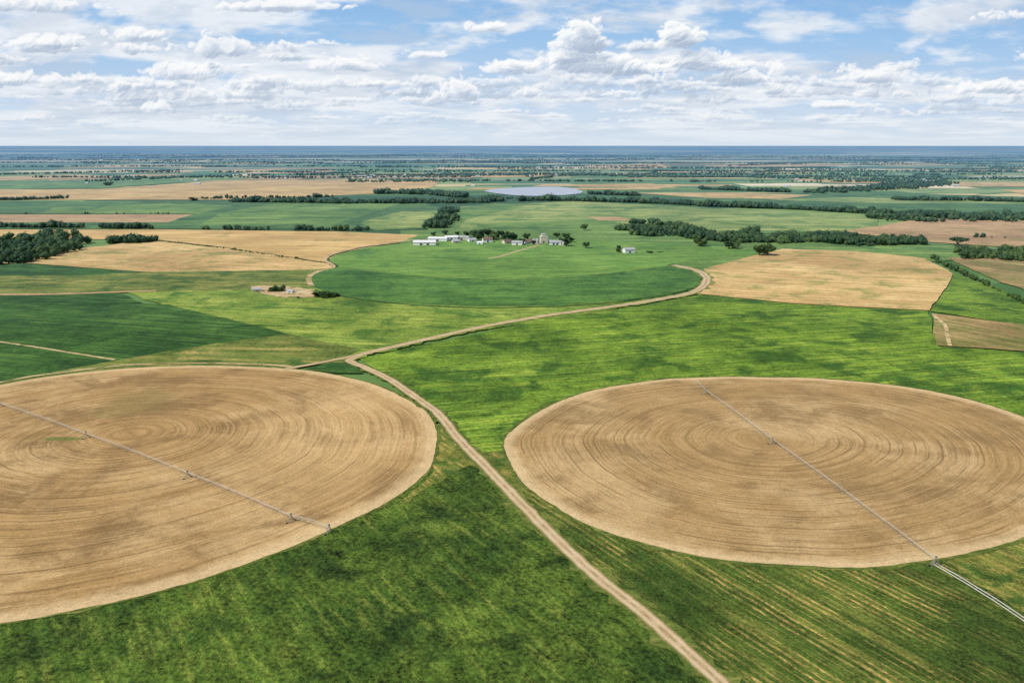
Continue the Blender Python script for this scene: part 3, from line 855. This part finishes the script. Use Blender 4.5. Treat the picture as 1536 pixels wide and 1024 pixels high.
def silo(px, py, r, h):
    x, y = G(px, py); n = 24; V = []; Fc = []
    for z, q in ((0, r), (h, r), (h, r * 1.04), (h + r * .55, .4), (h + r * .55 + .5, .4)):
        for i in range(n):
            a = 2 * math.pi * i / n; V.append((q * math.cos(a), q * math.sin(a), z))
    for k in range(4):
        for i in range(n):
            j = (i + 1) % n; Fc.append((k * n + i, k * n + j, k * n + n + j, k * n + n + i))
    Fc.append(tuple(range(4 * n, 5 * n)))
    ob = mesh_obj("grain_silo", V, Fc, M['steel'], False); ob.location = (x, y, 0)
silo(806, 367, 3, 8); silo(801, 366, 2.6, 7); silo(702, 362, 3.2, 7); silo(846, 369, 3, 7)
V = []; Fc = []
for i in range(80):
    if i < 35: px, py = random.choice(((290, 271), (1180, 281), (1400, 272), (560, 266), (840, 252), (430, 268))); px += random.gauss(0, 18); py += random.uniform(-2, 2)
    else: px, py = random.uniform(-100, 1640), 234 + 48 * random.random() ** 1.1
    x, y = G(px, py); w = random.uniform(10, 26); d = random.uniform(8, 12); h = random.uniform(3, 6); o = len(V); a = w / 2; b = d / 2; z2 = h + 2.5
    V += [(x - a, y - b, 0), (x + a, y - b, 0), (x + a, y + b, 0), (x - a, y + b, 0), (x - a, y - b, h), (x + a, y - b, h), (x + a, y + b, h), (x - a, y + b, h), (x - a, y, z2), (x + a, y, z2)]
    Fc += [tuple(o + k for k in f) for f in ((0, 1, 5, 4), (2, 3, 7, 6), (1, 2, 6, 9, 5), (3, 0, 4, 8, 7), (4, 5, 9, 8), (6, 7, 8, 9))]
mesh_obj("distant_farm_buildings", V, Fc, M['farwhite'])

# ------------------------------------------------------------------ irrigation pivots
def lineT(V, Fc, p0, p1, r, k=6): tube(V, Fc, Vector(p0), Vector(p1), r, r * .999, k)
def pivot(pts, base_h=4.0, name="irrigation_pivot"):
    W = [G(*p) for p in pts]
    e = bpy.data.objects.new(name, None); link(e)
    PV, PF, TV, TF_, WV, WF = [], [], [], [], [], []
    d = Vector((W[-1][0] - W[0][0], W[-1][1] - W[0][1], 0)).normalized(); nrm = Vector((-d.y, d.x, 0))
    for a, b in zip(W[:-1], W[1:]):
        A = Vector((a[0], a[1], base_h)); B = Vector((b[0], b[1], base_h)); L = (B - A).length
        nseg = max(6, int(L / 6)); prev = None
        for i in range(nseg + 1):
            t = i / nseg; bow = 4 * t * (1 - t)
            p = A.lerp(B, t) + Vector((0, 0, .7 * bow))
            lo = [A.lerp(B, t) + nrm * s * .5 * min(1, bow * 2.5) + Vector((0, 0, .7 * bow - 1.1 * min(1, bow * 2))) for s in (-1, 1)]
            if prev:
                lineT(PV, PF, prev[0], p, .105)
                for s in (0, 1):
                    lineT(PV, PF, prev[1][s], lo[s], .022, 4)
                    lineT(PV, PF, prev[0], lo[s], .016, 4); lineT(PV, PF, p, lo[s], .02, 4)
                lineT(PV, PF, lo[0], lo[1], .02, 4)
                mid = prev[0].lerp(p, .5); lineT(PV, PF, mid, mid - Vector((0, 0, 2.2)), .016, 4)
            prev = (p, lo)
    for a in W[1:-1] + [W[-1]]:
        c = Vector((a[0], a[1], 0)); top = c + Vector((0, 0, base_h))
        for s in (-1, 1):
            foot = c + nrm * s * 2.0 + Vector((0, 0, .75))
            lineT(TV, TF_, foot, top + nrm * s * .15, .1); lineT(TV, TF_, foot + d * .6, top + d * .45, .07, 5); lineT(TV, TF_, foot - d * .6, top - d * .45, .07, 5)
            n = 16; o = len(WV); wc = foot
            for sd_ in (-.2, .2):
                for rr in (.75, .3):
                    for i in range(n):
                        an = 2 * math.pi * i / n
                        WV.append(tuple(wc + d * sd_ + nrm * math.cos(an) * rr + Vector((0, 0, math.sin(an) * rr))))
            for i in range(n):
                j = (i + 1) % n
                WF += [(o + i, o + j, o + 2 * n + j, o + 2 * n + i), (o + i, o + n + i, o + n + j, o + j), (o + 2 * n + i, o + 2 * n + j, o + 3 * n + j, o + 3 * n + i), (o + n + i, o + 3 * n + i, o + 3 * n + j, o + n + j)]
        lineT(TV, TF_, c + nrm * -2.0 + Vector((0, 0, .85)), c + nrm * 2.0 + Vector((0, 0, .85)), .11)
        lineT(TV, TF_, c + nrm * -1.0 + Vector((0, 0, 2.3)), c + nrm * 1.0 + Vector((0, 0, 2.3)), .07)
        v, f = boxv(-.4, .4, -.3, .3, 0, .75); o = len(TV)
        TV += [tuple(c + nrm * q[0] + d * q[1] + Vector((0, 0, base_h + .2 + q[2]))) for q in v]; TF_ += [tuple(o + i for i in ff) for ff in f]
    child(e, 'truss_pipeline', PV, PF, M['steel']); child(e, 'drive_towers', TV, TF_, M['arm']); child(e, 'wheels', WV, WF, M['rubber'])
    return e
pivot([(-330, 500), (-130, 567), (0, 613), (130, 660), (282, 720), (437, 786), (494, 803)])
pivot([(1040, 577), (1058, 594), (1158, 669), (1402, 852)])
PV_, PF_ = [], []
P = [G(*p) for p in [(1402, 850), (1440, 872), (1490, 903), (1536, 934), (1700, 1046)]]
for a, b in zip(P[:-1], P[1:]):
    dd = Vector((b[0] - a[0], b[1] - a[1], 0)).normalized(); nn = Vector((-dd.y, dd.x, 0))
    for s in (-.8, .8):
        A = Vector((a[0], a[1], 1.3)) + nn * s; B = Vector((b[0], b[1], 1.3)) + nn * s
        lineT(PV_, PF_, A, B, .15, 8)
        n = max(1, int((B - A).length / 6))
        for i in range(n):
            p = A.lerp(B, i / n); lineT(PV_, PF_, p, p - Vector((0, 0, 1.3)), .08, 5)
    A = Vector((a[0], a[1], 1.3)); Bc = Vector((b[0], b[1], 1.3)); n = max(1, int((Bc - A).length / 6))
    for i in range(n):
        p = A.lerp(Bc, i / n); lineT(PV_, PF_, p + nn * .8, p - nn * .8, .06, 5)
mesh_obj("water_supply_pipe", PV_, PF_, M['pipe'])

# ------------------------------------------------------------------ sky : Nishita light + a far backdrop band of clouds
w = bpy.data.worlds.new("World"); scene.world = w; w.use_nodes = True
w.node_tree.nodes.clear()
T = NT(w.node_tree)
sky = T.n('ShaderNodeTexSky', sky_type='NISHITA'); sky.sun_disc = False
sky.sun_elevation = SUN_EL; sky.sun_rotation = SUN_AZ; sky.altitude = 300; sky.air_density = 1.0; sky.dust_density = 1.2; sky.ozone_density = 1.5
bg = T.n('ShaderNodeBackground'); T.set(bg.inputs['Color'], sky.outputs[0]); bg.inputs['Strength'].default_value = .09
wo = T.n('ShaderNodeOutputWorld'); T.t.links.new(bg.outputs[0], wo.inputs[0])

rng = np.random.RandomState(11)
PERM = rng.permutation(256); PERM = np.concatenate([PERM, PERM, PERM])
ANG = rng.rand(256) * 2 * np.pi; GXv, GYv = np.cos(ANG), np.sin(ANG)
def perlin(x, y, seed=0):
    xi = np.floor(x).astype(int); yi = np.floor(y).astype(int)
    xf = x - xi; yf = y - yi
    u = xf ** 3 * (xf * (xf * 6 - 15) + 10); v = yf ** 3 * (yf * (yf * 6 - 15) + 10)
    def gr(ix, iy, dx, dy):
        h = PERM[PERM[(ix + seed * 37) & 255] + ((iy + seed * 91) & 255)]
        return GXv[h] * dx + GYv[h] * dy
    n00 = gr(xi, yi, xf, yf); n10 = gr(xi + 1, yi, xf - 1, yf); n01 = gr(xi, yi + 1, xf, yf - 1); n11 = gr(xi + 1, yi + 1, xf - 1, yf - 1)
    a = n00 + u * (n10 - n00); b = n01 + u * (n11 - n01)
    return (a + v * (b - a)) * 1.5
def fbm(x, y, o, seed, gain=.5, bill=False):
    s = np.zeros_like(x); a = 1.0; t = 0
    for i in range(o):
        n = perlin(x, y, seed + i)
        s += a * (np.abs(n) * 2 - .55 if bill else n); t += a
        a *= gain; x = x * 2.03 + 11.3; y = y * 2.03 + 5.7
    return s / t * (1.4 if not bill else 1.0)
def ss(a, b, v):
    t = np.clip((v - a) / (b - a), 0, 1); return t * t * (3 - 2 * t)

az = np.arange(-.80, .8001, .0009); tc = np.arange(-.004, .215, .0009)
AZ, TC = np.meshgrid(az, tc)
X = 768 + 1284 * np.tan(AZ); Y = 218 - 1360 * TC / np.cos(AZ)
def L_(c): return np.array(lin(c))
E = np.clip(218 - Y, 0, 400)
def grad(E, stops):
    out = np.zeros(E.shape + (3,))
    xs = [s[0] for s in stops]
    cols = np.array([L_(s[1]) for s in stops])
    for k in range(3): out[..., k] = np.interp(E, xs, cols[:, k])
    return out
C = grad(E, [(0, (212, 226, 239)), (30, (206, 222, 239)), (90, (186, 211, 238)), (160, (158, 197, 235)), (240, (134, 181, 229)), (400, (104, 156, 214))])
def over(C, col, a):
    return C * (1 - a[..., None]) + col * a[..., None]
U = np.log(1 + E / 45.0)
wx_ = fbm(X / 260, Y / 120, 3, 40) * 40
def hole(cx, cy, rx, ry): return np.exp(-(((X - cx) / rx) ** 2 + ((Y - cy) / ry) ** 2))
cov = .14 + .22 * ss(760, 200, X) - .32 * hole(660, 20, 150, 22) - .24 * hole(1010, 30, 170, 22) - .28 * hole(1270, 66, 150, 22) - .22 * hole(1470, 80, 110, 30) - .24 * hole(600, 55, 90, 14) - .22 * hole(150, 100, 70, 8)
fv = fbm((X + wx_ + Y * .8) / 230, U * 3.4 + X / 1500, 7, 1, .55)
fv2 = fbm((X + wx_) / 90, U * 7.0, 6, 9, .6)
a1 = ss(-.22, .36, fv + .35 * fv2 + cov)
shade = ss(-.35, .4, fbm((X + wx_) / 150 + 9, U * 5.0, 6, 21, .58) + .25)
colA = L_((208, 219, 232)) * (1 - shade[..., None]) + L_((244, 246, 249)) * shade[..., None]
C = over(C, colA, a1 * .84)
fg = fbm((X + wx_) / 170, U * 4.5, 6, 61, .55)
ag = ss(.0, .5, fg + .16 * ss(700, 100, X) + .12 * hole(700, 130, 800, 50) - .12 * hole(1000, 20, 500, 40))
C = over(C, L_((190, 204, 222)), ag * .45)

def cumulus(C, blobs, scale, seed, thr, hazeA, amp=1.0, soft=.24, dark=0.0):
    B = np.full(X.shape, -1.5)
    for (bx, by, rx, ry) in blobs:
        dx = (X - bx) / rx; dyv = (Y - by)
        dyn = np.where(dyv > 0, dyv / (ry * .55), dyv / ry)
        B = np.maximum(B, 1 - np.sqrt(dx * dx + dyn * dyn))
    wxx = fbm(X / (scale * 1.2), Y / scale, 3, seed + 7) * scale * .35
    wyy = fbm(X / (scale * 1.2) + 30, Y / scale, 3, seed + 17) * scale * .25
    bl = fbm((X + wxx) / scale, (Y + wyy) / (scale * .72), 6, seed, .56, True)
    lo = fbm(X / (scale * 2.6), Y / (scale * 1.5), 3, seed + 31)
    d = B + amp * (.75 * bl + .45 * lo) - thr
    a = ss(-.02, soft, d)
    dens = np.clip(d, 0, .8)
    tau = np.zeros_like(d)
    st = max(1, int(round(scale / 22)))
    for k in range(1, 13):
        sh = np.roll(np.roll(dens, -k * st, axis=0), int(k * st * .7), axis=1)
        sh[-k * st:, :] = 0
        tau += sh
    lit = np.exp(-tau * .32)
    gy, gxx = np.gradient(d)
    rel = np.clip((-gy * .7 + gxx * .6) * scale * .10, -.5, .5)
    q = np.clip(.16 + .86 * lit + rel * .7 - .03 - dark, 0, 1)
    q = np.maximum(q, .38 * (1 - a))
    col = grad(q, [(0, (172, 188, 210)), (.3, (196, 208, 224)), (.6, (226, 233, 241)), (.85, (248, 249, 251)), (1, (255, 255, 254))])
    return over(C, col, a * hazeA)

r2 = random.Random(5)
small = []
for i in range(230):
    yy = 120 + 78 * r2.random(); s = (218 - yy) / 90.0
    xx = r2.uniform(-350, 1900)
    small.append((xx, yy, (24 + 46 * r2.random()) * (.4 + .7 * s), (6 + 9 * r2.random()) * (.35 + .7 * s)))
C = cumulus(C, small, 20, 3, .18, ss(6, 55, E) * .66, soft=.32)
mid = []
for i in range(80):
    yy = 62 + 88 * r2.random()
    xx = r2.uniform(-400, 1950)
    if yy < 95 and 540 < xx < 820: continue
    if yy < 90 and 1080 < xx < 1500: continue
    mid.append((xx, yy, 30 + 50 * r2.random(), 9 + 12 * r2.random()))
C = cumulus(C, mid, 28, 101, .22, ss(20, 80, E) * .8, soft=.32)
big = [(878, 64, 50, 38), (850, 88, 42, 20), (905, 100, 90, 24), (950, 104, 80, 18), (1010, 60, 40, 30), (1035, 92, 74, 24), (1075, 100, 58, 17), (692, 138, 44, 26), (735, 44, 36, 12), (1110, 116, 70, 22),
       (345, 76, 60, 24), (300, 110, 94, 21), (520, 97, 78, 20), (765, 103, 60, 18), (40, 120, 78, 18), (225, 56, 58, 16), (1290, 115, 58, 17),
       (240, 162, 28, 14), (1470, 132, 74, 16), (90, 66, 84, 17), (640, 82, 46, 12), (1560, 24, 130, 18), (1250, 158, 46, 11), (20, 10, 160, 20), (420, 12, 120, 12), (-200, 80, 120, 30), (1750, 90, 120, 30)]
core = np.clip(.82 + .16 * np.exp(-(((X - 950) / 220) ** 2)), 0, .97)
C = cumulus(C, big, 38, 201, .08, core, .85, soft=.23, dark=.02)
C = over(C, L_((214, 226, 238)), np.exp(-E / 28.0) * .85)
C = np.clip(C, 0, 1)

R = 300000.0
side = np.concatenate([np.linspace(-math.pi, -.82, 160), az, np.linspace(.82, math.pi, 160)])
idx = []
span = .8
for a_ in side:
    q = ((a_ + span) % (4 * span)); q = q if q <= 2 * span else 4 * span - q
    idx.append(min(len(az) - 1, max(0, int(round(q / .0009)))))
idx = np.array(idx)
Cf = C[:, idx, :]
tops = np.linspace(.225, .62, 26); top_rows = []
for t in tops:
    f = (t - .215) / .405
    refl = C[max(0, len(tc) - 1 - int((t - .215) / .0009 * .45)), idx, :]
    top_rows.append(refl * (1 - f) + L_((110, 160, 218)) * f)
Cf = np.concatenate([Cf, np.array(top_rows)], axis=0)
tcf = np.concatenate([tc, tops])
NR, NC = len(tcf), len(side)
VX = np.zeros((NR, NC, 3))
VX[..., 0] = R * np.sin(side)[None, :]; VX[..., 1] = R * np.cos(side)[None, :]; VX[..., 2] = 150 + (tcf * R)[:, None]
ii = (np.arange(NR - 1)[:, None] * NC + np.arange(NC - 1)[None, :]).ravel()
quads = np.stack([ii, ii + NC, ii + NC + 1, ii + 1], axis=1)
sm, T = new_mat('sky_backdrop')
at = T.n('ShaderNodeAttribute', attribute_name='skycol')
em = T.n('ShaderNodeEmission'); T.t.links.new(at.outputs['Color'], em.inputs[0]); em.inputs[1].default_value = 1.0
o = T.n('ShaderNodeOutputMaterial'); T.t.links.new(em.outputs[0], o.inputs[0])
try: sm.cycles.emission_sampling = 'NONE'
except Exception: pass
sk = mesh_np("sky", VX.reshape(-1, 3), quads, sm, validate=False)
ca = sk.data.attributes.new('skycol', 'FLOAT_COLOR', 'POINT')
buf = np.ones((NR * NC, 4), dtype=np.float32); buf[:, :3] = Cf.reshape(-1, 3)
ca.data.foreach_set('color', buf.ravel())
